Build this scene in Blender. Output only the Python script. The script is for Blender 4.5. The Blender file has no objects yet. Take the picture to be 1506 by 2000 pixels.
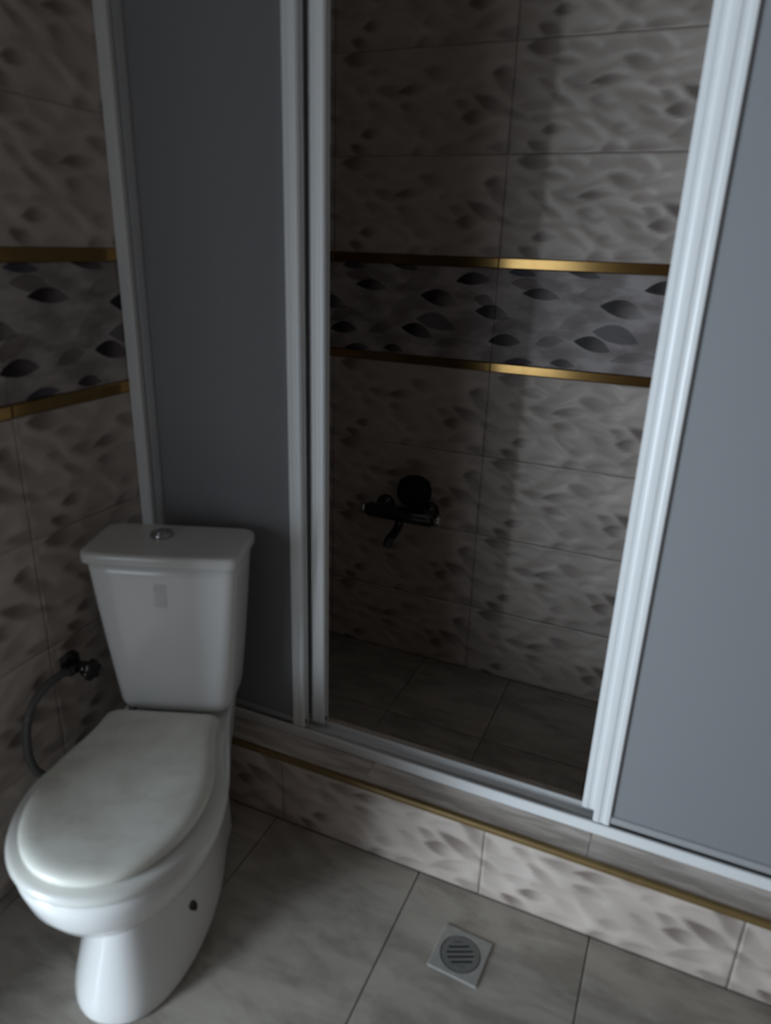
import bpy, math, random
from mathutils import Vector, Matrix

# ------------------------------------------------------------------ scene
scn = bpy.context.scene
C = scn.collection
scn.view_settings.view_transform = 'Standard'
scn.view_settings.look = 'None'
scn.view_settings.exposure = 0.0
scn.view_settings.gamma = 1.0
scn.view_settings.use_curve_mapping = False

# camera (calibrated: focal 1382 px on a 1506 px wide frame)
cam = bpy.data.cameras.new('camera')
cam.sensor_fit = 'HORIZONTAL'
cam.sensor_width = 36.0
cam.lens = 1382.15 / 1506 * 36.0
cam.clip_start = 0.02
cam.dof.use_dof = True            # the photograph is softly out of focus
cam.dof.focus_distance = 10.0
cam.dof.aperture_fstop = 4.4
cam_o = bpy.data.objects.new('camera', cam)
C.objects.link(cam_o)
r = Vector((0.9147, 0.4029, 0.0312)).normalized()
f = Vector((-0.3668, 0.8602, -0.3544)).normalized()
u = r.cross(f).normalized()
r = f.cross(u).normalized()
M = Matrix((r, u, -f)).transposed().to_4x4()
M.translation = Vector((1.1803, -1.1728, 1.35))
cam_o.matrix_world = M
scn.camera = cam_o

# world: faint grey, the room is closed
w = bpy.data.worlds.new('world')
scn.world = w
w.use_nodes = True
w.node_tree.nodes['Background'].inputs[0].default_value = (0.5, 0.55, 0.6, 1)
w.node_tree.nodes['Background'].inputs[1].default_value = 0.05

# daylight: an open doorway far left behind the camera, and a smaller dim window beside it
REAR_Y = -2.25
DOOR_X0, DOOR_X1, DOOR_H = -1.15, -0.36, 2.0
WIN_X0, WIN_X1, WIN_Z0, WIN_Z1 = -0.28, 0.31, 0.45, 1.50


def daylight(name, x0, x1, z0, z1, y, watts, col):
    al = bpy.data.lights.new(name, 'AREA')
    al.shape = 'RECTANGLE'
    al.size, al.size_y = x1 - x0 - 0.02, z1 - z0
    al.energy = watts
    al.color = col
    o = bpy.data.objects.new(name, al)
    C.objects.link(o)
    o.location = ((x0 + x1) / 2, y, (z0 + z1) / 2)
    o.rotation_euler = (math.radians(90), 0, 0)   # faces +Y, into the room


daylight('doorway_daylight', DOOR_X0, DOOR_X1, 0.05, 1.30, REAR_Y - 0.05, 94.0, (0.86, 1.0, 1.13))
daylight('window_daylight', WIN_X0, WIN_X1, WIN_Z0, WIN_Z1, REAR_Y - 0.05, 4.4, (0.86, 1.0, 1.13))

# ------------------------------------------------------------------ constants
YB = 0.829                      # shower back wall
YT = 0.0803                     # front of the shower track
XR = 1.60                       # right wall
CEIL = 2.45
TILE_W = 0.507
Z_LOW_B, Z_LOW_T, Z_UP_B, Z_UP_T = 1.015, 1.0408, 1.2966, 1.3237
ROW = 0.2533
HC = 0.1946                     # kerb height
LEFT_END = -1.11                # where the left wall stops (corner behind the camera)
SF = 0.02                       # shower floor height


# ------------------------------------------------------------------ materials
def new_mat(name):
    m = bpy.data.materials.new(name)
    m.use_nodes = True
    nt = m.node_tree
    for n in list(nt.nodes):
        nt.nodes.remove(n)
    out = nt.nodes.new('ShaderNodeOutputMaterial')
    return m, nt, out


def N(nt, typ, **kw):
    n = nt.nodes.new(typ)
    for k, v in kw.items():
        setattr(n, k, v)
    return n


def math_n(nt, op, a, b=None, c=None, clamp=False):
    n = nt.nodes.new('ShaderNodeMath')
    n.operation = op
    n.use_clamp = clamp
    for i, x in enumerate((a, b, c)):
        if x is None:
            continue
        if isinstance(x, (int, float)):
            n.inputs[i].default_value = x
        else:
            nt.links.new(x, n.inputs[i])
    return n.outputs[0]


def mixc(nt, fac, a, b):
    n = nt.nodes.new('ShaderNodeMix')
    n.data_type = 'RGBA'
    if isinstance(fac, (int, float)):
        n.inputs[0].default_value = fac
    else:
        nt.links.new(fac, n.inputs[0])
    for i, x in ((6, a), (7, b)):
        if isinstance(x, tuple):
            n.inputs[i].default_value = (*x, 1)
        else:
            nt.links.new(x, n.inputs[i])
    return n.outputs[2]


def maprange(nt, val, a, b, c=0.0, d=1.0, smooth=True):
    n = nt.nodes.new('ShaderNodeMapRange')
    n.interpolation_type = 'SMOOTHSTEP' if smooth else 'LINEAR'
    nt.links.new(val, n.inputs[0])
    for i, x in enumerate((a, b, c, d)):
        n.inputs[i + 1].default_value = x
    return n.outputs[0]


def principled(nt, out, color, rough=0.4, metal=0.0, spec=0.5, coat=0.0):
    p = nt.nodes.new('ShaderNodeBsdfPrincipled')
    if isinstance(color, tuple):
        p.inputs['Base Color'].default_value = (*color, 1)
    else:
        nt.links.new(color, p.inputs['Base Color'])
    if isinstance(rough, (int, float)):
        p.inputs['Roughness'].default_value = rough
    else:
        nt.links.new(rough, p.inputs['Roughness'])
    p.inputs['Metallic'].default_value = metal
    p.inputs['Specular IOR Level'].default_value = spec
    p.inputs['Coat Weight'].default_value = coat
    nt.links.new(p.outputs[0], out.inputs[0])
    return p


def bump(nt, p, height, strength=0.5, dist=0.01):
    b = nt.nodes.new('ShaderNodeBump')
    b.inputs['Strength'].default_value = strength
    b.inputs['Distance'].default_value = dist
    nt.links.new(height, b.inputs['Height'])
    nt.links.new(b.outputs[0], p.inputs['Normal'])


def coords(nt, scale=(1, 1, 1), rot=(0, 0, 0), loc=(0, 0, 0)):
    tc = nt.nodes.new('ShaderNodeTexCoord')
    mp = nt.nodes.new('ShaderNodeMapping')
    mp.inputs['Scale'].default_value = scale
    mp.inputs['Rotation'].default_value = rot
    mp.inputs['Location'].default_value = loc
    nt.links.new(tc.outputs['Object'], mp.inputs[0])
    return mp.outputs[0]


def noise(nt, vec, scale, detail=3, rough=0.5, dist=0.0):
    n = nt.nodes.new('ShaderNodeTexNoise')
    n.inputs['Scale'].default_value = scale
    n.inputs['Detail'].default_value = detail
    n.inputs['Roughness'].default_value = rough
    n.inputs['Distortion'].default_value = dist
    nt.links.new(vec, n.inputs['Vector'])
    return n


def simple_mat(name, color, rough=0.4, metal=0.0, spec=0.5, nscale=0, namp=0.0, bumps=0.0, coat=0.0):
    m, nt, out = new_mat(name)
    if nscale:
        v = coords(nt)
        nz = noise(nt, v, nscale)
        dark = tuple(c * (1 - namp) for c in color)
        col = mixc(nt, nz.outputs[0], dark, color)
        p = principled(nt, out, col, rough, metal, spec, coat)
        if bumps:
            bump(nt, p, nz.outputs[0], bumps, 0.002)
    else:
        principled(nt, out, color, rough, metal, spec, coat)
    return m


TILE_BASE = (0.60, 0.52, 0.465)
TILE_DARK = (0.13, 0.095, 0.08)


def warp(nt, vec, scale, amt):
    nz = noise(nt, vec, scale, 2)
    sub = N(nt, 'ShaderNodeVectorMath', operation='SUBTRACT')
    nt.links.new(nz.outputs['Color'], sub.inputs[0])
    sub.inputs[1].default_value = (0.5, 0.5, 0.5)
    sc = N(nt, 'ShaderNodeVectorMath', operation='SCALE')
    nt.links.new(sub.outputs[0], sc.inputs[0])
    sc.inputs['Scale'].default_value = amt
    ad = N(nt, 'ShaderNodeVectorMath', operation='ADD')
    nt.links.new(vec, ad.inputs[0])
    nt.links.new(sc.outputs[0], ad.inputs[1])
    return ad.outputs[0]


def tile_relief_mat():
    """glaze; the leaf relief itself is modelled, the brown print rides on a mesh attribute"""
    m, nt, out = new_mat('relief_wall_tile')
    at = N(nt, 'ShaderNodeAttribute', attribute_name='print')
    nz = noise(nt, coords(nt, (5, 12, 0), (0, 0, 0.3)), 1.0, 3)
    base = mixc(nt, maprange(nt, nz.outputs[0], 0.35, 0.65), tuple(c * 0.86 for c in TILE_BASE), TILE_BASE)
    col = mixc(nt, at.outputs['Fac'], base, TILE_DARK)
    principled(nt, out, col, 0.45, 0, 0.4)
    return m


LEAF_GROUP = None


def leaf_group():
    global LEAF_GROUP
    if LEAF_GROUP:
        return LEAF_GROUP
    g = bpy.data.node_groups.new('printed_leaf', 'ShaderNodeTree')
    it = g.interface
    it.new_socket('Vector', in_out='INPUT', socket_type='NodeSocketVector')
    it.new_socket('Center', in_out='INPUT', socket_type='NodeSocketVector')
    it.new_socket('Angle', in_out='INPUT', socket_type='NodeSocketFloat')
    it.new_socket('HalfLength', in_out='INPUT', socket_type='NodeSocketFloat')
    it.new_socket('HalfHeight', in_out='INPUT', socket_type='NodeSocketFloat')
    it.new_socket('Fade', in_out='INPUT', socket_type='NodeSocketFloat')
    it.new_socket('Mask', in_out='OUTPUT', socket_type='NodeSocketFloat')
    gi = g.nodes.new('NodeGroupInput')
    go = g.nodes.new('NodeGroupOutput')
    L = g.links.new
    sub = N(g, 'ShaderNodeVectorMath', operation='SUBTRACT')
    L(gi.outputs[0], sub.inputs[0])
    L(gi.outputs[1], sub.inputs[1])
    ro = N(g, 'ShaderNodeVectorRotate', rotation_type='Z_AXIS')
    sp0 = N(g, 'ShaderNodeSeparateXYZ')
    L(sub.outputs[0], sp0.inputs[0])
    cb = N(g, 'ShaderNodeCombineXYZ')
    L(math_n(g, 'WRAP', sp0.outputs[0], TILE_W / 2, -TILE_W / 2), cb.inputs[0])
    L(sp0.outputs[1], cb.inputs[1])
    L(cb.outputs[0], ro.inputs['Vector'])
    L(gi.outputs[2], ro.inputs['Angle'])
    sp = N(g, 'ShaderNodeSeparateXYZ')
    L(ro.outputs[0], sp.inputs[0])
    # (x was wrapped around the tile width so leaves run on across the joint)
    x = math_n(g, 'DIVIDE', sp.outputs[0], gi.outputs[3])
    y = math_n(g, 'DIVIDE', sp.outputs[1], gi.outputs[4])
    xx = math_n(g, 'MULTIPLY', x, x)
    # leaf with a flatter lower edge: y shifted by a slight arch
    y = math_n(g, 'ADD', y, math_n(g, 'MULTIPLY_ADD', xx, 0.35, -0.15))
    edge = math_n(g, 'SUBTRACT', math_n(g, 'SUBTRACT', 1.0, xx), math_n(g, 'ABSOLUTE', y))
    mask = maprange(g, edge, -0.02, 0.16)
    fade = math_n(g, 'SUBTRACT', 1.0, math_n(g, 'MULTIPLY', gi.outputs[5], maprange(g, x, -0.5, 0.95)))
    L(math_n(g, 'MULTIPLY', mask, fade, clamp=True), go.inputs[0])
    LEAF_GROUP = g
    return g


DK = (0.018, 0.012, 0.012)
BR = (0.11, 0.08, 0.075)
BL = (0.055, 0.058, 0.068)
NV = (0.02, 0.022, 0.045)
LEAVES = [  # u, v, length, height, angle, colour, fade, opacity
    (0.270, 0.202, 0.095, 0.034, 8, BR, 0.5, 0.45),
    (0.332, 0.100, 0.115, 0.044, -10, BL, 0.15, 0.75),
    (0.085, 0.216, 0.090, 0.030, -8, BR, 0.4, 0.65),
    (0.159, 0.070, 0.075, 0.028, 12, BR, 0.4, 0.65),
    (0.475, 0.166, 0.065, 0.030, -20, BR, 0.4, 0.75),
    (0.030, 0.105, 0.090, 0.035, 25, BR, 0.4, 0.5),
    (0.220, 0.125, 0.080, 0.030, 20, BR, 0.5, 0.35),
    (0.385, 0.045, 0.110, 0.026, 10, BR, 0.5, 0.55),
    (0.341, 0.165, 0.112, 0.042, -12, DK, 0.85, 1.0),
    (0.275, 0.071, 0.094, 0.036, -12, DK, 0.45, 1.0),
    (0.437, 0.223, 0.094, 0.032, 4, DK, 0.45, 1.0),
    (0.233, 0.250, 0.080, 0.020, -8, DK, 0.4, 0.9),
    (0.125, 0.192, 0.098, 0.028, -5, DK, 0.5, 1.0),
    (0.068, 0.246, 0.075, 0.020, -4, NV, 0.3, 0.9),
    (0.079, 0.008, 0.080, 0.020, 4, NV, 0.3, 0.9),
    (0.202, 0.014, 0.065, 0.022, -4, DK, 0.4, 0.9),
    (0.500, 0.136, 0.095, 0.036, -8, DK, 0.6, 1.0),
    (0.034, 0.063, 0.088, 0.032, 2, DK, 0.4, 1.0),
]


def tile_decor_mat():
    m, nt, out = new_mat('decor_band_tile')
    v = coords(nt)
    nz = noise(nt, coords(nt, (9, 20, 0), (0, 0, 0.5)), 1.0, 3)
    col = mixc(nt, maprange(nt, nz.outputs[0], 0.35, 0.65), (0.25, 0.215, 0.21), (0.46, 0.41, 0.40))
    for (a, b, ln, ht, ang, c, fd, op) in LEAVES:
        g = nt.nodes.new('ShaderNodeGroup')
        g.node_tree = leaf_group()
        nt.links.new(v, g.inputs[0])
        g.inputs[1].default_value = (a, b, 0)
        g.inputs[2].default_value = -math.radians(ang)
        g.inputs[3].default_value = ln / 2 * 1.12
        g.inputs[4].default_value = ht / 2 * 1.15
        g.inputs[5].default_value = fd
        col = mixc(nt, math_n(nt, 'MULTIPLY', g.outputs[0], op), col, c)
    p = principled(nt, out, col, 0.5, 0, 0.3)
    bump(nt, p, nz.outputs[0], 0.35, 0.006)
    return m


def floor_tile_mat():
    m, nt, out = new_mat('stone_floor_tile')
    tc = N(nt, 'ShaderNodeTexCoord')
    oi = N(nt, 'ShaderNodeObjectInfo')
    ad = N(nt, 'ShaderNodeVectorMath', operation='ADD')
    sc = N(nt, 'ShaderNodeVectorMath', operation='SCALE')
    nt.links.new(oi.outputs['Location'], sc.inputs[0])
    sc.inputs['Scale'].default_value = 3.1
    nt.links.new(tc.outputs['Object'], ad.inputs[0])
    nt.links.new(sc.outputs[0], ad.inputs[1])
    mp = N(nt, 'ShaderNodeMapping')
    mp.inputs['Rotation'].default_value = (0, 0, math.radians(35))
    mp.inputs['Scale'].default_value = (1.0, 2.6, 1)
    nt.links.new(ad.outputs[0], mp.inputs[0])
    n1 = noise(nt, mp.outputs[0], 5.0, 5, 0.55, 0.8)
    n2 = noise(nt, mp.outputs[0], 17.0, 4, 0.6, 0.4)
    f1 = maprange(nt, n1.outputs[0], 0.36, 0.64)
    f2 = maprange(nt, n2.outputs[0], 0.4, 0.7)
    col = mixc(nt, f1, (0.27, 0.245, 0.21), (0.40, 0.365, 0.318))
    col = mixc(nt, math_n(nt, 'MULTIPLY', f2, 0.3), col, (0.50, 0.47, 0.425))
    p = principled(nt, out, col, 0.42, 0, 0.4)
    bump(nt, p, n2.outputs[0], 0.12, 0.002)
    return m


def frosted_mat():
    m, nt, out = new_mat('frosted_acrylic')
    p = nt.nodes.new('ShaderNodeBsdfPrincipled')
    p.inputs['Base Color'].default_value = (0.52, 0.53, 0.55, 1)
    p.inputs['Roughness'].default_value = 0.5
    p.inputs['Specular IOR Level'].default_value = 0.35
    vo = N(nt, 'ShaderNodeTexVoronoi', feature='F1')
    vo.inputs['Scale'].default_value = 260
    nt.links.new(coords(nt), vo.inputs['Vector'])
    b = nt.nodes.new('ShaderNodeBump')
    b.inputs['Strength'].default_value = 0.25
    b.inputs['Distance'].default_value = 0.001
    nt.links.new(vo.outputs['Distance'], b.inputs['Height'])
    nt.links.new(b.outputs[0], p.inputs['Normal'])
    t = nt.nodes.new('ShaderNodeBsdfTranslucent')
    t.inputs[0].default_value = (0.55, 0.55, 0.55, 1)
    rf = nt.nodes.new('ShaderNodeBsdfRefraction')
    rf.inputs['Color'].default_value = (0.75, 0.77, 0.78, 1)
    rf.inputs['Roughness'].default_value = 0.35
    rf.inputs['IOR'].default_value = 1.15
    mx0 = nt.nodes.new('ShaderNodeMixShader')
    mx0.inputs[0].default_value = 0.5
    nt.links.new(t.outputs[0], mx0.inputs[1])
    nt.links.new(rf.outputs[0], mx0.inputs[2])
    mx = nt.nodes.new('ShaderNodeMixShader')
    mx.inputs[0].default_value = 0.55
    nt.links.new(p.outputs[0], mx.inputs[1])
    nt.links.new(mx0.outputs[0], mx.inputs[2])
    nt.links.new(mx.outputs[0], out.inputs[0])
    return m


def lid_mat():
    """off-white plastic seat with worn, dusty brownish film"""
    m, nt, out = new_mat('aged_seat_plastic')
    v = coords(nt, (1, 0.8, 1), (0, 0, 0.6))
    n1 = noise(nt, v, 5.0, 4, 0.55, 0.3)
    n2 = noise(nt, coords(nt, (3, 9, 1), (0, 0, -0.5)), 3.0, 4, 0.6)
    f1 = maprange(nt, n1.outputs[0], 0.4, 0.68)
    col = mixc(nt, f1, (0.86, 0.86, 0.79), (0.66, 0.64, 0.57))
    col = mixc(nt, math_n(nt, 'MULTIPLY', maprange(nt, n2.outputs[0], 0.5, 0.75), 0.35), col, (0.46, 0.43, 0.38))
    principled(nt, out, col, 0.32, 0, 0.45)
    return m


def kerb_top_mat():
    m, nt, out = new_mat('kerb_top_stone')
    n1 = noise(nt, coords(nt, (3, 22, 1)), 2.0, 4, 0.6, 0.4)
    col = mixc(nt, maprange(nt, n1.outputs[0], 0.35, 0.65), (0.44, 0.385, 0.335), (0.72, 0.64, 0.575))
    principled(nt, out, col, 0.4, 0, 0.4)
    return m


MAT = dict(
    tile=tile_relief_mat(), decor=tile_decor_mat(), floor=floor_tile_mat(),
    gold=simple_mat('gold_metal_strip', (0.46, 0.28, 0.10), 0.16, 1.0, 0.5, 40, 0.25),
    goldtrim=simple_mat('gold_edge_trim', (0.26, 0.17, 0.065), 0.5, 0.4, 0.5, 30, 0.35),
    grout=simple_mat('grout', (0.46, 0.41, 0.375), 0.9, 0, 0.2, 60, 0.3),
    floorgrout=simple_mat('floor_grout', (0.10, 0.088, 0.075), 0.9, 0, 0.2, 60, 0.3),
    plaster=simple_mat('plain_wall', (0.15, 0.112, 0.092), 0.7, 0, 0.3, 8, 0.1),
    ceiling=simple_mat('ceiling_paint', (0.24, 0.205, 0.18), 0.9, 0, 0.2, 5, 0.06),
    alu=simple_mat('white_aluminium', (0.80, 0.81, 0.81), 0.38, 0, 0.5, 25, 0.04),
    rail=simple_mat('grey_rail', (0.38, 0.385, 0.39), 0.5, 0, 0.4, 25, 0.1),
    rubber=simple_mat('dark_seal', (0.05, 0.048, 0.045), 0.7, 0, 0.3, 60, 0.3),
    frosted=frosted_mat(),
    porcelain=simple_mat('white_porcelain', (0.85, 0.85, 0.84), 0.14, 0, 0.5, 6, 0.05),
    tanklid=simple_mat('tank_lid_porcelain', (0.76, 0.745, 0.72), 0.2, 0, 0.5, 9, 0.16),
    seat=simple_mat('seat_plastic', (0.76, 0.76, 0.72), 0.28, 0, 0.5, 7, 0.08),
    lid=lid_mat(),
    chrome=simple_mat('worn_chrome', (0.62, 0.62, 0.62), 0.22, 1.0, 0.5, 80, 0.25),
    darkchrome=simple_mat('dark_chrome', (0.10, 0.095, 0.095), 0.25, 0.9, 0.5, 60, 0.3),
    hose=simple_mat('grey_hose', (0.16, 0.16, 0.155), 0.5, 0.3, 0.4, 150, 0.4),
    drain=simple_mat('tarnished_steel', (0.24, 0.245, 0.23), 0.5, 0.4, 0.5, 60, 0.35),
    drainframe=simple_mat('pale_drain_frame', (0.44, 0.43, 0.40), 0.5, 0.1, 0.4, 45, 0.45),
    kerbtop=kerb_top_mat(),
    wood=simple_mat('painted_door_frame', (0.55, 0.53, 0.5), 0.5, 0, 0.4, 10, 0.1),
    black=simple_mat('black_void', (0.012, 0.011, 0.011), 0.8, 0, 0.2, 40, 0.3),
    smudge=simple_mat('sticker_residue', (0.765, 0.765, 0.755), 0.2, 0, 0.4, 60, 0.25),
)


# ------------------------------------------------------------------ helpers
class MB:
    def __init__(self):
        self.v, self.f, self.s = [], [], []

    def add(self, verts, faces, smooth=False):
        o = len(self.v)
        self.v += [tuple(a) for a in verts]
        self.f += [tuple(i + o for i in a) for a in faces]
        self.s += [smooth] * len(faces)
        return self

    def box(self, x0, x1, y0, y1, z0, z1):
        vs = [(x, y, z) for z in (z0, z1) for y in (y0, y1) for x in (x0, x1)]
        return self.add(vs, [(0, 2, 3, 1), (4, 5, 7, 6), (0, 1, 5, 4), (2, 6, 7, 3), (0, 4, 6, 2), (1, 3, 7, 5)])

    def cbox(self, x0, x1, y0, y1, z0, z1, c=0.003):
        """box with all edges chamfered"""
        c = min(c, (x1 - x0) / 2.1, (y1 - y0) / 2.1, (z1 - z0) / 2.1)
        lim = ((x0, x1), (y0, y1), (z0, z1))
        idx, vs = {}, []
        for sx in (0, 1):
            for sy in (0, 1):
                for sz in (0, 1):
                    for ax in range(3):
                        p = []
                        for k, s in enumerate((sx, sy, sz)):
                            q = lim[k][s]
                            if k != ax:
                                q += c if s == 0 else -c
                            p.append(q)
                        idx[(sx, sy, sz, ax)] = len(vs)
                        vs.append(p)
        fs = []
        for ax in range(3):
            o = [k for k in range(3) if k != ax]
            for s in (0, 1):
                q = []
                for a, b in ((0, 0), (1, 0), (1, 1), (0, 1)):
                    key = [0, 0, 0]
                    key[ax] = s
                    key[o[0]], key[o[1]] = a, b
                    q.append(idx[(*key, ax)])
                fs.append(tuple(q))
        for e in range(3):       # edges running along axis e
            o = [k for k in range(3) if k != e]
            for a in (0, 1):
                for b in (0, 1):
                    k0, k1 = [0, 0, 0], [0, 0, 0]
                    for k in (k0, k1):
                        k[o[0]], k[o[1]] = a, b
                    k1[e] = 1
                    fs.append((idx[(*k0, o[0])], idx[(*k1, o[0])], idx[(*k1, o[1])], idx[(*k0, o[1])]))
        for sx in (0, 1):
            for sy in (0, 1):
                for sz in (0, 1):
                    fs.append(tuple(idx[(sx, sy, sz, a)] for a in range(3)))
        return self.add(vs, fs)

    def loft(self, rings, cap0=True, cap1=True, smooth=True):
        n = len(rings[0])
        vs = [p for rg in rings for p in rg]
        fs = []
        for i in range(len(rings) - 1):
            for j in range(n):
                k = (j + 1) % n
                fs.append((i * n + j, i * n + k, (i + 1) * n + k, (i + 1) * n + j))
        self.add(vs, fs, smooth)
        if cap0:
            self.add(rings[0], [tuple(reversed(range(n)))], False)
        if cap1:
            self.add(rings[-1], [tuple(range(n))], False)
        return self

    def tube(self, pts, rad, n=12, cap=True):
        """round tube through points; rad a number or list"""
        pts = [Vector(p) for p in pts]
        rads = rad if isinstance(rad, (list, tuple)) else [rad] * len(pts)
        rings = []
        up = None
        for i, p in enumerate(pts):
            t = (pts[min(i + 1, len(pts) - 1)] - pts[max(i - 1, 0)]).normalized()
            if up is None:
                up = t.orthogonal().normalized()
            up = (up - t * up.dot(t)).normalized()
            b = t.cross(up)
            rings.append([tuple(p + (up * math.cos(a) + b * math.sin(a)) * rads[i])
                          for a in (2 * math.pi * k / n for k in range(n))])
        return self.loft(rings, cap, cap)

    def build(self, name, mat, parent=None, link=True):
        me = bpy.data.meshes.new(name)
        me.from_pydata(self.v, [], self.f)
        me.polygons.foreach_set('use_smooth', self.s)
        me.materials.append(mat)
        bm_fix(me)
        o = bpy.data.objects.new(name, me)
        C.objects.link(o)
        if parent:
            o.parent = parent
        return o


def bm_fix(me):
    import bmesh
    bm = bmesh.new()
    bm.from_mesh(me)
    bmesh.ops.remove_doubles(bm, verts=bm.verts, dist=1e-6)
    bmesh.ops.recalc_face_normals(bm, faces=bm.faces)
    bm.to_mesh(me)
    bm.free()
    me.update()


def struct(o):
    o['kind'] = 'structure'
    return o


def thing(o, label, cat, group=None):
    o['label'] = label
    o['category'] = cat
    if group:
        o['group'] = group
    return o


def empty(name, loc=(0, 0, 0), rz=0.0):
    o = bpy.data.objects.new(name, None)
    o.empty_display_size = 0.1
    C.objects.link(o)
    o.location = loc
    o.rotation_euler = (0, 0, rz)
    return o


def subdiv(o, lv=2):
    md = o.modifiers.new('smooth', 'SUBSURF')
    md.levels = md.render_levels = lv
    return o


# ------------------------------------------------------------------ tiles
MESHES = {}


def tile_mesh(kind, mat, u0, u1, v0, v1, th=0.008, ch=0.0018):
    """slab with a chamfered face; local x = along, y = up, z = out of the wall"""
    key = (kind, round(u0, 4), round(u1, 4), round(v0, 4), round(v1, 4), th)
    if key in MESHES:
        return MESHES[key]
    vs = [(u0, v0, -0.006), (u1, v0, -0.006), (u1, v1, -0.006), (u0, v1, -0.006),
          (u0, v0, th - ch), (u1, v0, th - ch), (u1, v1, th - ch), (u0, v1, th - ch),
          (u0 + ch, v0 + ch, th), (u1 - ch, v0 + ch, th), (u1 - ch, v1 - ch, th), (u0 + ch, v1 - ch, th)]
    fs = [(8, 9, 10, 11)]
    for a in range(4):
        b = (a + 1) % 4
        fs += [(a, b, b + 4, a + 4), (a + 4, b + 4, b + 8, a + 8)]
    me = bpy.data.meshes.new(kind)
    me.from_pydata(vs, [], fs)
    me.materials.append(mat)
    me.update()
    MESHES[key] = me
    return me


RL = random.Random(11)
RELIEF = []
for r_i in range(7):
    for c_i in range(6):
        RELIEF.append(((c_i + 0.5 * (r_i % 2) + RL.uniform(-0.22, 0.22)) * TILE_W / 6, (r_i + 0.35 + RL.uniform(-0.25, 0.25)) * ROW / 7,
                       RL.uniform(0.036, 0.074), RL.uniform(0.013, 0.026), math.radians(RL.uniform(-32, 24)), RL.choice((1, 1, -1)),
                       RL.uniform(0.6, 1.0), RL.choice((0.12, 0.2, 0.28, 0.38, 0.5, 0.8))))


def sstep(x, a, b):
    t_ = min(1.0, max(0.0, (x - a) / (b - a)))
    return t_ * t_ * (3 - 2 * t_)


def relief(uu, vv):
    """height (0..-1) and print (0..1) of the leaf pattern at a point of the tile"""
    h_, pr_ = 0.0, 0.0
    for cu, cv, hl, hh, an, flip, dp, pk in RELIEF:
        du = (uu - cu + TILE_W / 2) % TILE_W - TILE_W / 2
        dv = vv - cv
        if abs(du) > 0.075 or abs(dv) > 0.05:
            continue
        x = (du * math.cos(an) + dv * math.sin(an)) / hl
        y = (-du * math.sin(an) + dv * math.cos(an)) / hh
        if abs(x) >= 1:
            continue
        e = 1 - x * x - abs(y)
        if e <= -0.25:
            continue
        ms = sstep(e, -0.25, 0.55)
        scoop = ms * (0.25 + 0.75 * sstep(y * flip, -0.8, 0.8)) * dp
        h_ = max(h_, scoop)
        pr_ = max(pr_, sstep(e, -0.05, 0.45) * pk * (0.25 + 0.75 * sstep(-x, -0.6, 0.5)))
    wv = 0.35 * math.sin(uu * 24 + 2.2 * math.sin(vv * 19)) * math.sin(vv * 37 + 1.7 * math.sin(uu * 13))
    return -h_ + wv, pr_


def relief_mesh(name, mat, u0, u1, v0, v1, th, depth=0.0062, st=0.0066):
    """tile slab whose face carries the moulded leaf relief; print strength in an attribute"""
    key = ('relief', name, round(u0, 4), round(u1, 4), round(v0, 4), round(v1, 4))
    if key in MESHES:
        return MESHES[key]
    nu, nv = max(2, round((u1 - u0) / st)), max(2, round((v1 - v0) / st))
    vs, fs, pr = [], [], []
    for b in range(nv + 1):
        for a in range(nu + 1):
            uu, vv = u0 + (u1 - u0) * a / nu, v0 + (v1 - v0) * b / nv
            h_, p_ = relief(uu, vv)
            rim = sstep(min(a, nu - a, b, nv - b), -0.3, 2.0)
            vs.append((uu, vv, th + depth * (0.85 + h_ * rim - 0.25 * (1 - rim))))
            pr.append(p_)
    W = nu + 1
    for b in range(nv):
        for a in range(nu):
            fs.append((b * W + a, b * W + a + 1, (b + 1) * W + a + 1, (b + 1) * W + a))
    k0 = len(fs)
    edge = [a for a in range(nu + 1)] + [b * W + nu for b in range(1, nv + 1)] + [nv * W + a for a in range(nu - 1, -1, -1)] + [b * W for b in range(nv - 1, 0, -1)]
    o0 = len(vs)
    for e in edge:
        vs.append((vs[e][0], vs[e][1], -0.006))
        pr.append(0.0)
    m_ = len(edge)
    for a in range(m_):
        b = (a + 1) % m_
        fs.append((edge[b], edge[a], o0 + a, o0 + b))
    me = bpy.data.meshes.new(name)
    me.from_pydata(vs, [], fs)
    me.polygons.foreach_set('use_smooth', [True] * k0 + [False] * (len(fs) - k0))
    at = me.attributes.new('print', 'FLOAT', 'POINT')
    at.data.foreach_set('value', pr)
    me.materials.append(mat)
    me.update()
    MESHES[key] = me
    return me


def lay(parent, kind, mat, origin, ud, nd, u_joint, pitch, umin, umax, v0, v1, th=0.008, gap=0.0006, name=None, vcrop=None):
    """one row of tiles; origin+u*ud+z; tiles start at u_joint + k*pitch"""
    ud, nd = Vector(ud), Vector(nd)
    vd = nd.cross(ud)
    R3 = Matrix((ud, vd, nd)).transposed().to_4x4()
    k = math.floor((umin - u_joint) / pitch)
    while u_joint + k * pitch < umax - 1e-6:
        a = u_joint + k * pitch
        lo, hi = max(a + gap / 2, umin), min(a + pitch - gap / 2, umax)
        k += 1
        if hi - lo < 0.006:
            continue
        cv = vcrop or (gap / 2, v1 - v0 - gap / 2)
        if mat == MAT['tile']:
            me = relief_mesh(name or kind, mat, lo - a, hi - a, cv[0], cv[1], th)
        else:
            me = tile_mesh(name or kind, mat, lo - a, hi - a, cv[0], cv[1], th)
        o = bpy.data.objects.new(name or kind, me)
        C.objects.link(o)
        o.parent = parent
        mw = R3.copy()
        mw.translation = Vector(origin) + ud * a + vd * v0
        o.matrix_world = mw


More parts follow.
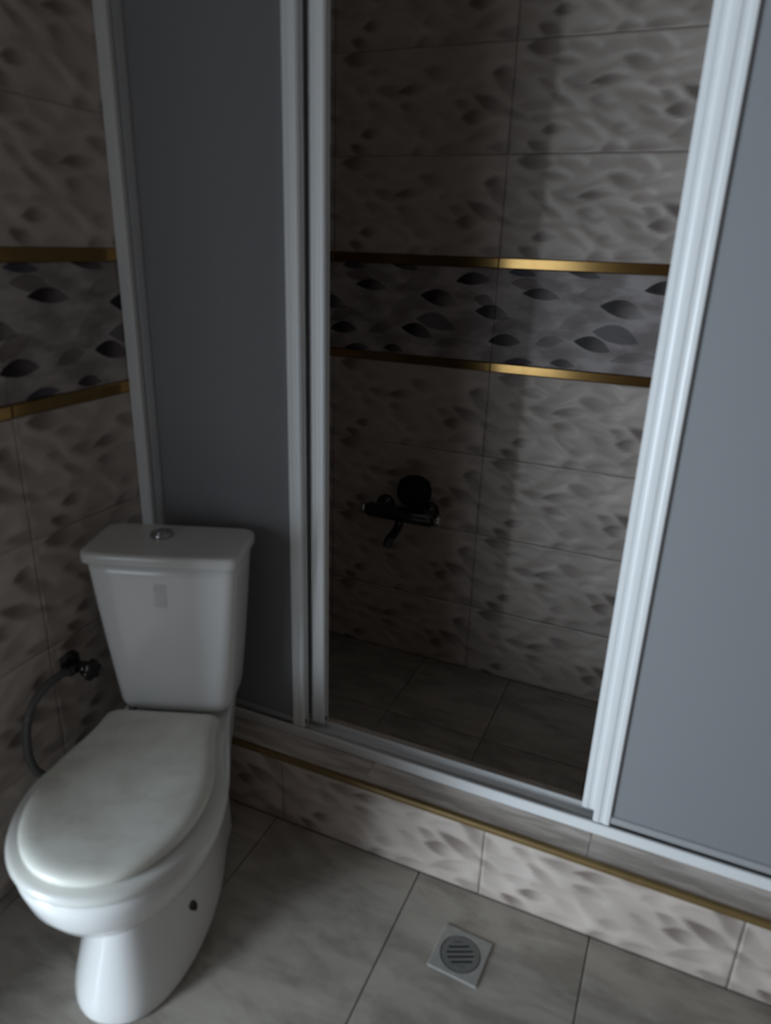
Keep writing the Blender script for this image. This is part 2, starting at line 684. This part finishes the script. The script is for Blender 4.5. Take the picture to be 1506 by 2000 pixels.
def wall_rows():
    rows = [('decor', Z_LOW_T, Z_UP_B), ('gold', Z_LOW_B, Z_LOW_T), ('gold', Z_UP_B, Z_UP_T)]
    z = Z_LOW_B
    while z > 0.06:
        rows.append(('tile', z - ROW, z))
        z -= ROW
    z = Z_UP_T
    while z < CEIL - 0.01:
        rows.append(('tile', z, z + ROW))
        z += ROW
    return rows


def tile_wall(parent, origin, ud, nd, u_joint, umin, umax, zmin=0.0):
    for kind, a, b in wall_rows():
        if b < zmin + 0.01:
            continue
        crop = None
        lo, hi = max(a, zmin), min(b, CEIL)
        if lo > a or hi < b:
            crop = (lo - a + 0.001, hi - a - 0.001)
        if kind == 'gold':
            lay(parent, 'gold_strip', MAT['gold'], origin, ud, nd, u_joint, TILE_W, umin, umax, a, b, th=TH + 0.0045)
        else:
            lay(parent, kind, MAT[kind], origin, ud, nd, u_joint, TILE_W, umin, umax, a, b,
                th=TH, name='decor_tile' if kind == 'decor' else 'wall_tile', vcrop=crop)


TH = 0.0035
# shower back wall: tile faces end up at y = YB
wall_back = struct(MB().box(-0.12, XR + 0.12, YB + TH, YB + 0.12, 0, CEIL).build('wall_back', MAT['grout']))
tile_wall(wall_back, (0, YB + TH, 0), (1, 0, 0), (0, -1, 0), 0.639, 0.0, XR, SF)
# left wall: faces at x = 0
wall_left = struct(MB().box(-0.12, -TH, LEFT_END, YB + TH, 0, CEIL).build('wall_left', MAT['grout']))
# u runs along +y with the normal +x: vd = nd x ud = +z
tile_wall(wall_left, (-TH, 0, 0), (0, 1, 0), (1, 0, 0), -0.241, LEFT_END + 0.002, YB, 0.0)
# right wall (outside the frame)
struct(MB().box(XR, XR + 0.12, REAR_Y - 0.1, YB + TH, 0, CEIL).build('wall_right', MAT['plaster']))
# the corner behind the camera: room widens to the left, doorway in the rear wall
AX = -1.30
struct(MB().box(AX - 0.12, -0.12, LEFT_END, LEFT_END + 0.1, 0, CEIL).build('wall_alcove', MAT['plaster']))
struct(MB().box(AX - 0.12, AX, REAR_Y - 0.1, LEFT_END, 0, CEIL).build('wall_side', MAT['plaster']))
wf = MB()
for x0, x1, z0, z1 in ((AX, DOOR_X0, 0, CEIL), (DOOR_X0, DOOR_X1, DOOR_H, CEIL), (DOOR_X1, WIN_X0, 0, CEIL),
                       (WIN_X0, WIN_X1, 0, WIN_Z0), (WIN_X0, WIN_X1, WIN_Z1, CEIL), (WIN_X1, XR, 0, CEIL)):
    wf.box(x0, x1, REAR_Y - 0.1, REAR_Y, z0, z1)
struct(wf.build('wall_front', MAT['plaster']))
df = MB()
df.box(DOOR_X0 - 0.05, DOOR_X0, REAR_Y, REAR_Y + 0.02, 0, DOOR_H + 0.05)
df.box(DOOR_X1, DOOR_X1 + 0.05, REAR_Y, REAR_Y + 0.02, 0, DOOR_H + 0.05)
df.box(DOOR_X0, DOOR_X1, REAR_Y, REAR_Y + 0.02, DOOR_H, DOOR_H + 0.05)
struct(df.build('door_1', MAT['wood']))
wn = MB()
for x0, x1, z0, z1 in ((WIN_X0 - 0.04, WIN_X0, WIN_Z0 - 0.04, WIN_Z1 + 0.04), (WIN_X1, WIN_X1 + 0.04, WIN_Z0 - 0.04, WIN_Z1 + 0.04),
                       (WIN_X0, WIN_X1, WIN_Z0 - 0.04, WIN_Z0), (WIN_X0, WIN_X1, WIN_Z1, WIN_Z1 + 0.04)):
    wn.box(x0, x1, REAR_Y, REAR_Y + 0.02, z0, z1)
struct(wn.build('window_1', MAT['wood']))
struct(MB().box(-1.42, XR + 0.12, REAR_Y - 0.1, YB + 0.12, CEIL, CEIL + 0.1).build('ceiling', MAT['ceiling']))

# floor and its tiles
floor = struct(MB().box(-1.42, XR + 0.12, REAR_Y - 0.1, YB + 0.12, -0.10, -0.004).build('floor', MAT['floorgrout']))
FP, FJX = 0.384, 0.795


def lay_floor(x0, x1, y0, y1, jx, jy, z, pitch, pitch_y):
    kx = math.floor((x0 - jx) / pitch)
    while jx + kx * pitch < x1 - 1e-6:
        ax = jx + kx * pitch
        kx += 1
        ky = math.floor((y0 - jy) / pitch_y)
        while jy + ky * pitch_y < y1 - 1e-6:
            ay = jy + ky * pitch_y
            ky += 1
            g = 0.0012
            a, b = max(ax + g, x0), min(ax + pitch - g, x1)
            c, d = max(ay + g, y0), min(ay + pitch_y - g, y1)
            if b - a < 0.012 or d - c < 0.012:
                continue
            me = tile_mesh('floor_tile', MAT['floor'], a - ax, b - ax, c - ay, d - ay, 0.006, 0.0015)
            o = bpy.data.objects.new('floor_tile', me)
            C.objects.link(o)
            o.parent = floor
            o.location = (ax, ay, z - 0.006)


lay_floor(0.0, XR, REAR_Y, 0.0035, FJX, -0.655, 0.0, FP, 0.6585)
lay_floor(AX, -0.001, REAR_Y, LEFT_END, FJX, -0.655, 0.0, FP, 0.6585)

# shower floor (raised a little) with the same tile
sfl = struct(MB().box(0, XR, 0.19, YB + TH, -0.004, SF - 0.006).build('floor_shower', MAT['grout']))
_f = floor
floor = sfl
lay_floor(0.001, XR - 0.001, 0.195, YB - 0.001, FJX, 0.195, SF, 0.30, 0.30)
floor = _f

# ------------------------------------------------------------------ shower kerb
kerb = MB().box(0, XR, TH + 0.004, 0.182, 0, HC - 0.008).build('shower_kerb', MAT['grout'])
thing(kerb, 'low tiled kerb with gold edge below the shower screen', 'kerb')
lay(kerb, 'kerb_tile', MAT['tile'], (0, TH + 0.004, 0), (1, 0, 0), (0, -1, 0), 0.639 - 0.21, TILE_W, 0.001, XR, 0.0, 0.19,
    th=TH - 0.001, name='kerb_front_tile', vcrop=(0.002, 0.187))
lay(kerb, 'kerb_top', MAT['kerbtop'], (0, 0, HC - 0.008), (1, 0, 0), (0, 0, 1), 0.639, TILE_W, 0.001, XR, 0.009, 0.187,
    th=0.008, name='kerb_top_tile')
g = MB()
prof = [(-0.0015, -0.011), (-0.0015, -0.003), (0.0005, 0.0005), (0.003, 0.0018), (0.011, 0.0018), (0.011, -0.004), (0.004, -0.011)]
g.loft([[(x, a, HC + b) for a, b in prof] for x in (0.001, XR - 0.001)], smooth=False)
o = g.build('edge_trim', MAT['goldtrim'], kerb)
o['label'] = 'thin gold edging strip'

# ------------------------------------------------------------------ shower screen
scr = empty('shower_screen', (0, 0, HC))
thing(scr, 'white framed sliding shower screen with frosted panels standing open', 'shower screen')


def part(mb, name, mat, parent, label=None):
    """build in world coordinates, then parent keeping place"""
    o = mb.build(name, mat)
    o.parent = parent
    base = Vector((0, 0, 0))
    q = parent
    while q:
        base += q.location
        q = q.parent
    o.matrix_parent_inverse = Matrix.Translation(-base) if parent.parent is None else Matrix.Identity(4)
    if label:
        o['label'] = label
    return o


Z0, Z1 = HC + 0.0005, 2.05
YR = YT + 0.035                                   # rear (sliding) plane
# bottom track: front lip, channel floor, mid and back lips
t = MB()
t.cbox(0.001, XR - 0.001, YT, YT + 0.008, Z0, 0.2232, 0.002)
t.cbox(0.001, XR - 0.001, YT + 0.008, YT + 0.062, Z0, Z0 + 0.008, 0.001)
t.cbox(0.001, XR - 0.001, YT + 0.029, YT + 0.032, Z0, 0.214, 0.001)
t.cbox(0.001, XR - 0.001, YT + 0.056, YT + 0.062, Z0, 0.219, 0.002)
part(t, 'bottom_track', MAT['alu'], scr)
t = MB()
t.cbox(0.001, XR - 0.001, YT - 0.002, YT + 0.064, Z1 - 0.045, Z1, 0.003)
part(t, 'top_track', MAT['alu'], scr)
for x0, x1 in ((0.001, 0.034), (XR - 0.034, XR - 0.001)):
    t = MB()
    s = 1 if x0 < 0.5 else -1
    t.cbox(x0, x1, YT - 0.010, YT + 0.06, 0.2235, Z1 - 0.0455, 0.004)
    part(t, 'wall_profile', MAT['alu'], scr)


def panel(name, x0, x1, y, stiles, label):
    """pane with its stiles and rails as sub-parts"""
    pz0, pz1 = 0.226, Z1 - 0.046
    ps = MB().cbox(x0, x1, y + 0.009, y + 0.013, pz0 + 0.004, pz1, 0.001)
    p = part(ps, name, MAT['frosted'], scr, label)
    for a, b, m in stiles:
        w = b - a
        s = MB()
        # profile in plan: ribbed front
        pr = [(a, y + 0.022), (a, y + 0.004), (a + 0.003, y), (a + 0.30 * w, y), (a + 0.42 * w, y + 0.0016), (a + 0.58 * w, y + 0.0016),
              (a + 0.70 * w, y), (b - 0.003, y), (b, y + 0.004), (b, y + 0.022)]
        s.loft([[(q[0], q[1], z) for q in pr] for z in (pz0, pz1)], smooth=False)
        o = s.build('stile', MAT[m])
        o.parent = p
    rl = MB().cbox(x0, x1, y + 0.004, y + 0.018, pz0 + 0.003, pz0 + 0.020, 0.002)
    o = rl.build('bottom_rail', MAT['rail'])
    o.parent = p
    o['label'] = 'grey bottom rail'
    # inherit transform: p has matrix_parent_inverse only, so children stay in world space
    return p


panel('fixed_panel', 0.036, 0.4454, YT + 0.003, [(0.036, 0.060, 'rail'), (0.4123, 0.4454, 'alu')], 'frosted fixed panel behind the toilet')
panel('sliding_panel', 0.062, 0.4840, YR, [(0.062, 0.085, 'alu'), (0.4485, 0.4840, 'alu')], 'frosted sliding panel pushed open to the left')
panel('fixed_panel', 1.1425, XR - 0.036, YT + 0.003, [(1.1425, 1.1780, 'alu'), (XR - 0.062, XR - 0.036, 'alu')], 'pale frosted fixed panel on the right')
panel('sliding_panel', 1.1150, XR - 0.062, YR, [(1.1150, 1.1500, 'alu'), (XR - 0.085, XR - 0.062, 'alu')], 'sliding panel stacked behind the right one')


# ------------------------------------------------------------------ toilet
TH_T = math.radians(21)
toilet = empty('toilet', (0.253, -0.161, 0.0), TH_T)
thing(toilet, 'white close-coupled porcelain toilet set diagonally beside the shower screen', 'toilet')


def egg(yf, yb, yc, hw, hb, z, n=56, nf=2.15, rc=0.03, cx=0.0):
    """plan outline: elliptical front, tapering rear with rounded corners. front is -y"""
    pts = []
    m = n // 2
    # front half from right side to left side
    for i in range(m + 1):
        a = math.pi * i / m
        ca, sa = math.cos(a), math.sin(a)
        x = hw * math.copysign(abs(ca) ** (2 / nf), ca)
        y = yc + (yf - yc) * abs(sa) ** (2 / nf)
        pts.append((cx + x, y, z))
    # left side backwards
    q = n - m
    side = []
    ns = 8
    for i in range(1, ns + 1):
        s = i / ns
        yy = yc + (yb - rc - yc) * s
        ww = hw + (hb - hw) * (3 * s * s - 2 * s ** 3)
        side.append((ww, yy))
    for i in range(1, 6):
        a = math.pi / 2 * i / 6
        side.append((hb - rc + rc * math.cos(a), yb - rc + rc * math.sin(a)))
    side.append((hb - rc, yb))
    pts += [(cx - x, y, z) for x, y in side]
    pts += [(cx + x, y, z) for x, y in reversed(side)]
    return pts


def rrect(hw, y0, y1, rf, rb, z, bulge=0.0, cx=0.0):
    pts = []
    seg = 7
    for cxx, cyy, a0, rr in ((hw, y0, -90, rf), (hw, y1, 0, rb), (-hw, y1, 90, rb), (-hw, y0, 180, rf)):
        ox = cxx - rr if cxx > 0 else cxx + rr
        oy = cyy + rr if cyy == y0 else cyy - rr
        for i in range(seg + 1):
            a = math.radians(a0 + 90 * i / seg)
            pts.append([cx + ox + rr * math.cos(a), oy + rr * math.sin(a), z])
    # gently bowed front with extra points along it
    fr = []
    x0, x1 = -hw + rf, hw - rf
    for i in range(1, 10):
        fr.append([cx + x0 + (x1 - x0) * i / 10, y0, z])
    pts += fr
    for p in pts:
        if p[1] < (y0 + y1) / 2:
            p[1] -= bulge * max(0.0, 1 - ((p[0] - cx) / hw) ** 2)
    return [tuple(p) for p in pts]


# bowl + pedestal, one porcelain casting
S = []
for z, yf, yb, yc, hw, hb, nf, rc in (
        (0.000, -0.425, 0.075, -0.16, 0.127, 0.105, 2.3, 0.03),
        (0.010, -0.428, 0.076, -0.16, 0.128, 0.105, 2.3, 0.03),
        (0.030, -0.422, 0.076, -0.16, 0.124, 0.104, 2.25, 0.03),
        (0.080, -0.404, 0.078, -0.15, 0.116, 0.102, 2.2, 0.03),
        (0.140, -0.382, 0.080, -0.13, 0.105, 0.100, 2.05, 0.03),
        (0.180, -0.368, 0.090, -0.12, 0.102, 0.100, 2.0, 0.03),
        (0.198, -0.368, 0.100, -0.13, 0.106, 0.102, 2.0, 0.03),
        (0.210, -0.386, 0.105, -0.16, 0.118, 0.104, 2.05, 0.03),
        (0.230, -0.424, 0.110, -0.20, 0.139, 0.106, 2.1, 0.03),
        (0.255, -0.450, 0.120, -0.22, 0.156, 0.108, 2.1, 0.03),
        (0.290, -0.469, 0.130, -0.25, 0.171, 0.110, 2.1, 0.03),
        (0.325, -0.477, 0.140, -0.26, 0.179, 0.112, 2.1, 0.03),
        (0.345, -0.479, 0.145, -0.26, 0.181, 0.113, 2.1, 0.03),
        (0.352, -0.473, 0.143, -0.26, 0.175, 0.111, 2.1, 0.03),
        (0.3545, -0.462, 0.140, -0.26, 0.164, 0.108, 2.1, 0.03)):
    S.append(egg(yf, yb, yc, hw, hb, z, nf=nf, rc=rc))
MB().loft(S).build('bowl', MAT['porcelain'], toilet)
# tank shelf cushion between bowl and tank
MB().loft([rrect(0.090, 0.03, 0.125, 0.03, 0.03, z) for z in (0.3548, 0.3718)]).build('tank_gasket', MAT['rubber'], toilet)
# dark recess of the side fixing, right flank
sc = MB()
cx_, cy_, cz_ = 0.101, -0.250, 0.088
nx_, ny_ = 0.88, -0.47
ring = lambda rr, d, nn=20: [(cx_ + d * nx_ - ny_ * rr * math.cos(2 * math.pi * k / nn), cy_ + d * ny_ + nx_ * rr * math.cos(2 * math.pi * k / nn),
                              cz_ + 1.3 * rr * math.sin(2 * math.pi * k / nn)) for k in range(nn)]
sc.loft([ring(0.016, -0.012), ring(0.016, 0.003), ring(0.0135, 0.005), ring(0.006, 0.0055)])
o = sc.build('fixing_cap', MAT['darkchrome'], toilet)
o['label'] = 'dark round fixing cap on the flank'


def seat_outline(off, z):
    return egg(-0.485 + off, -0.046 - off * 0.3, -0.26, 0.187 - off, 0.140 - off, z, nf=2.1, rc=0.022)


MB().loft([seat_outline(0.022, 0.3560), seat_outline(0.008, 0.3572), seat_outline(0.0015, 0.3608), seat_outline(0.0, 0.367),
           seat_outline(0.003, 0.3745), seat_outline(0.009, 0.3785), seat_outline(0.018, 0.3805), seat_outline(0.035, 0.3812)]).build('seat', MAT['seat'], toilet)


def lid_outline(off, z):
    return egg(-0.470 + off, -0.036 - off * 0.4, -0.26, 0.161 - off, 0.122 - off, z, nf=2.1, rc=0.020)


MB().loft([lid_outline(0.022, 0.3828), lid_outline(0.007, 0.3842), lid_outline(0.001, 0.388), lid_outline(0.0, 0.393), lid_outline(0.003, 0.3985),
           lid_outline(0.009, 0.4022), lid_outline(0.018, 0.4045), lid_outline(0.03, 0.4055), lid_outline(0.07, 0.4062)]).build('seat_lid', MAT['lid'], toilet)
for s in (-1, 1):
    MB().tube([(s * 0.07 - 0.02, -0.030, 0.368), (s * 0.07 + 0.02, -0.030, 0.368)], 0.009, 12).build('hinge', MAT['seat'], toilet)

# tank: tapering body, lid, button
T = []
for z, hw, y0, y1, rr in ((0.372, 0.104, 0.018, 0.128, 0.030), (0.374, 0.114, 0.008, 0.136, 0.032), (0.381, 0.121, 0.002, 0.140, 0.034),
                          (0.394, 0.1245, -0.001, 0.142, 0.034), (0.50, 0.136, 0.000, 0.146, 0.030),
                          (0.60, 0.1455, 0.001, 0.150, 0.026), (0.70, 0.1545, 0.003, 0.154, 0.024), (0.7245, 0.1565, 0.0035, 0.155, 0.024)):
    T.append(rrect(hw, y0, y1, rr, rr * 0.8, z, bulge=0.006, cx=0.006 * (0.73 - z) / 0.35))
MB().loft(T).build('tank', MAT['porcelain'], toilet)
LD = []
for z, off in ((0.7250, 0.004), (0.7262, 0.0005), (0.730, 0.0), (0.743, 0.0), (0.7475, 0.0018), (0.7495, 0.005), (0.7503, 0.011)):
    LD.append(rrect(0.165 - off, -0.0055 + off, 0.167 - off, 0.024, 0.028, z, bulge=0.007))
tl = MB().loft(LD).build('tank_lid', MAT['tanklid'], toilet)
bt = MB()
circ = lambda rr, z, nn=28: [(-0.025 + rr * math.cos(2 * math.pi * k / nn), 0.100 + rr * math.sin(2 * math.pi * k / nn), z) for k in range(nn)]
bt.loft([circ(0.0235, 0.7500), circ(0.0235, 0.7570), circ(0.022, 0.7590), circ(0.018, 0.7595)])
bt.loft([circ(0.0170, 0.7590), circ(0.0165, 0.7615), circ(0.013, 0.7622)])
o = bt.build('flush_button', MAT['chrome'], tl)
o['label'] = 'round chrome flush button'
# faint sticker mark on the tank front
st = MB()
st.loft([[(x, y + dy, z) for x, y in ((-0.012, -0.0009), (0.014, -0.0009), (0.014, 0.001), (-0.012, 0.001))] for z, dy in ((0.634, -0.0039), (0.686, -0.0031))], smooth=False)
o = st.build('sticker_mark', MAT['smudge'], toilet)
o['label'] = 'faint grey sticker mark on the tank front'

# ------------------------------------------------------------------ water valve and hose on the left wall
vv = empty('angle_valve', (0.0, -0.196, 0.447))
thing(vv, 'dark angle valve on the left wall beside the toilet tank', 'valve')


def vpart(mb, name, mat, par=vv, label=None):
    o = mb.build(name, mat, par)
    if label:
        o['label'] = label
    return o


def disc(rad, x, n=20):
    return [(x, rad * math.cos(2 * math.pi * k / n), rad * math.sin(2 * math.pi * k / n)) for k in range(n)]


vpart(MB().loft([disc(0.030, 0.0005), disc(0.030, 0.004), disc(0.022, 0.010), disc(0.012, 0.012)]), 'wall_flange', MAT['darkchrome'])
b = MB()
b.loft([disc(0.012, 0.010), disc(0.013, 0.040), disc(0.015, 0.045), disc(0.015, 0.058), disc(0.010, 0.062)])
b.tube([(0.035, 0, 0), (0.035, -0.02, 0.002), (0.035, -0.032, 0.003)], [0.010, 0.011, 0.011], 14)
vpart(b, 'valve_body', MAT['darkchrome'])
h = MB()
rings = []
for x, rr in ((0.058, 0.016), (0.062, 0.022), (0.074, 0.022), (0.078, 0.017)):
    rings.append([(x, rr * (1 + 0.12 * math.cos(6 * a)) * math.cos(a), rr * (1 + 0.12 * math.cos(6 * a)) * math.sin(a))
                  for a in (2 * math.pi * k / 30 for k in range(30))])
h.loft(rings)
vpart(h, 'handle', MAT['darkchrome'])
# the hose arches out to the left, hangs down and comes back under the tank
ctrl = [(0.035, -0.030, 0.003), (0.037, -0.055, 0.010), (0.040, -0.090, 0.010), (0.042, -0.125, -0.004), (0.044, -0.152, -0.035),
        (0.047, -0.166, -0.080), (0.052, -0.170, -0.125), (0.060, -0.155, -0.170), (0.080, -0.110, -0.195), (0.110, -0.050, -0.190),
        (0.135, 0.0, -0.160), (0.150, 0.020, -0.110), (0.152, 0.026, -0.0765)]


def catmull(c, k=6):
    c = [Vector(a) for a in c]
    out = []
    for i in range(len(c) - 1):
        p0, p1, p2, p3 = c[max(i - 1, 0)], c[i], c[i + 1], c[min(i + 2, len(c) - 1)]
        for j in range(k):
            t_ = j / k
            out.append(0.5 * ((2 * p1) + (p2 - p0) * t_ + (2 * p0 - 5 * p1 + 4 * p2 - p3) * t_ ** 2 + (3 * p1 - p0 - 3 * p2 + p3) * t_ ** 3))
    out.append(c[-1])
    return out


ct, st_ = math.cos(-TH_T), math.sin(-TH_T)
ctrl = [(p[0] - 0.253, p[1] - 0.196 + 0.161, p[2] + 0.447) for p in ctrl]
ctrl = [(p[0] * ct - p[1] * st_, p[0] * st_ + p[1] * ct, p[2]) for p in ctrl]
vpart(MB().tube(catmull(ctrl), 0.0085, 12), 'supply_hose', MAT['hose'], toilet, 'grey flexible hose looping to the wall valve')

# ------------------------------------------------------------------ mixer tap on the shower back wall
mx = empty('mixer_tap', (0.405, YB, 0.555))
thing(mx, 'dark wall mixer tap on the tiled back wall inside the shower', 'tap')


def ydisc(rad, y, cx=0.0, cz=0.0, n=24):
    return [(cx + rad * math.cos(2 * math.pi * k / n), y, cz + rad * math.sin(2 * math.pi * k / n)) for k in range(n)]


for s in (-1, 1):
    MB().loft([ydisc(0.034, -0.0005, s * 0.075), ydisc(0.034, -0.006, s * 0.075), ydisc(0.024, -0.018, s * 0.075), ydisc(0.013, -0.022, s * 0.075), ydisc(0.013, -0.052, s * 0.075)]
              ).build('wall_flange', MAT['darkchrome'], mx)
MB().tube([(-0.115, -0.068, 0), (-0.108, -0.068, 0), (-0.105, -0.068, 0), (0.105, -0.068, 0), (0.108, -0.068, 0), (0.115, -0.068, 0)],
          [0.018, 0.021, 0.024, 0.024, 0.021, 0.018], 20).build('body', MAT['darkchrome'], mx)
for s in (-1, 1):
    MB().tube([(s * 0.1155, -0.068, 0), (s * 0.118, -0.068, 0), (s * 0.134, -0.068, 0), (s * 0.138, -0.068, 0)], [0.015, 0.019, 0.019, 0.014], 18).build('end_knob', MAT['chrome'], mx)
hd = MB()
zc = lambda rad, z, n=28: [(0.045 + rad * math.cos(2 * math.pi * k / n), -0.068 + rad * 0.85 * math.sin(2 * math.pi * k / n), z) for k in range(n)]
hd.loft([zc(0.020, 0.018), zc(0.022, 0.035), zc(0.040, 0.045), zc(0.053, 0.065), zc(0.055, 0.090), zc(0.047, 0.115), zc(0.030, 0.128), zc(0.010, 0.132)])
hd.tube([(0.045, -0.10, 0.105), (0.045, -0.135, 0.112), (0.045, -0.165, 0.114)], [0.013, 0.010, 0.008], 12)
o = hd.build('lever_handle', MAT['black'], mx)
o['label'] = 'black rounded lever handle'
MB().tube(catmull([(0.0, -0.068, -0.015), (0.0, -0.080, -0.040), (0.0, -0.115, -0.052), (0.0, -0.150, -0.058), (0.0, -0.165, -0.075)]), 0.014, 14).build('spout', MAT['darkchrome'], mx)

# ------------------------------------------------------------------ floor drain
dr = empty('floor_drain', (0.944, -0.153, 0.0), math.radians(-3))
thing(dr, 'small square metal floor drain with a round slotted grate', 'drain')
fr = MB()
hs = 0.052
seg = 40
outer = []
for k in range(seg):
    a = 2 * math.pi * k / seg + math.pi / 4
    ca, sa = math.cos(a), math.sin(a)
    m_ = max(abs(ca), abs(sa))
    outer.append((hs * ca / m_, hs * sa / m_))
inner = [(0.042 * math.cos(2 * math.pi * k / seg + math.pi / 4), 0.042 * math.sin(2 * math.pi * k / seg + math.pi / 4)) for k in range(seg)]
sh = lambda P_, z, sc_=1.0: [(x * sc_, y * sc_, z) for x, y in P_]
fr.loft([sh(outer, 0.0002), sh(outer, 0.0025), sh(outer, 0.0035, 0.97), sh(inner, 0.0035), sh(inner, 0.0004, 0.985)], False, False, smooth=False)
fr.build('frame', MAT['drainframe'], dr)
MB().loft([sh(inner, 0.0002, 0.98), sh(inner, 0.0006, 0.98)], smooth=False).build('sump', MAT['black'], dr)
gr = MB()
gr_ring_o = [(0.0395 * math.cos(2 * math.pi * k / 40), 0.0395 * math.sin(2 * math.pi * k / 40)) for k in range(40)]
gr_ring_i = [(x * 0.70, y * 0.70) for x, y in gr_ring_o]
gr.loft([sh(gr_ring_o, 0.0007), sh(gr_ring_o, 0.0030), sh(gr_ring_i, 0.0034), sh(gr_ring_i, 0.0007)], False, False, smooth=False)
grate = gr.build('grate', MAT['drain'], dr)
for i in range(5):
    y = -0.022 + i * 0.011
    hl = math.sqrt(max(0.0, 0.0285 ** 2 - y * y))
    bar = MB().cbox(-hl, hl, -0.0032, 0.0032, 0.0007, 0.0036, 0.0008).build('bar', MAT['drain'], grate)
    bar.location = (-y * math.sin(0.5), y * math.cos(0.5), 0)
    bar.rotation_euler = (0, 0, 0.5)
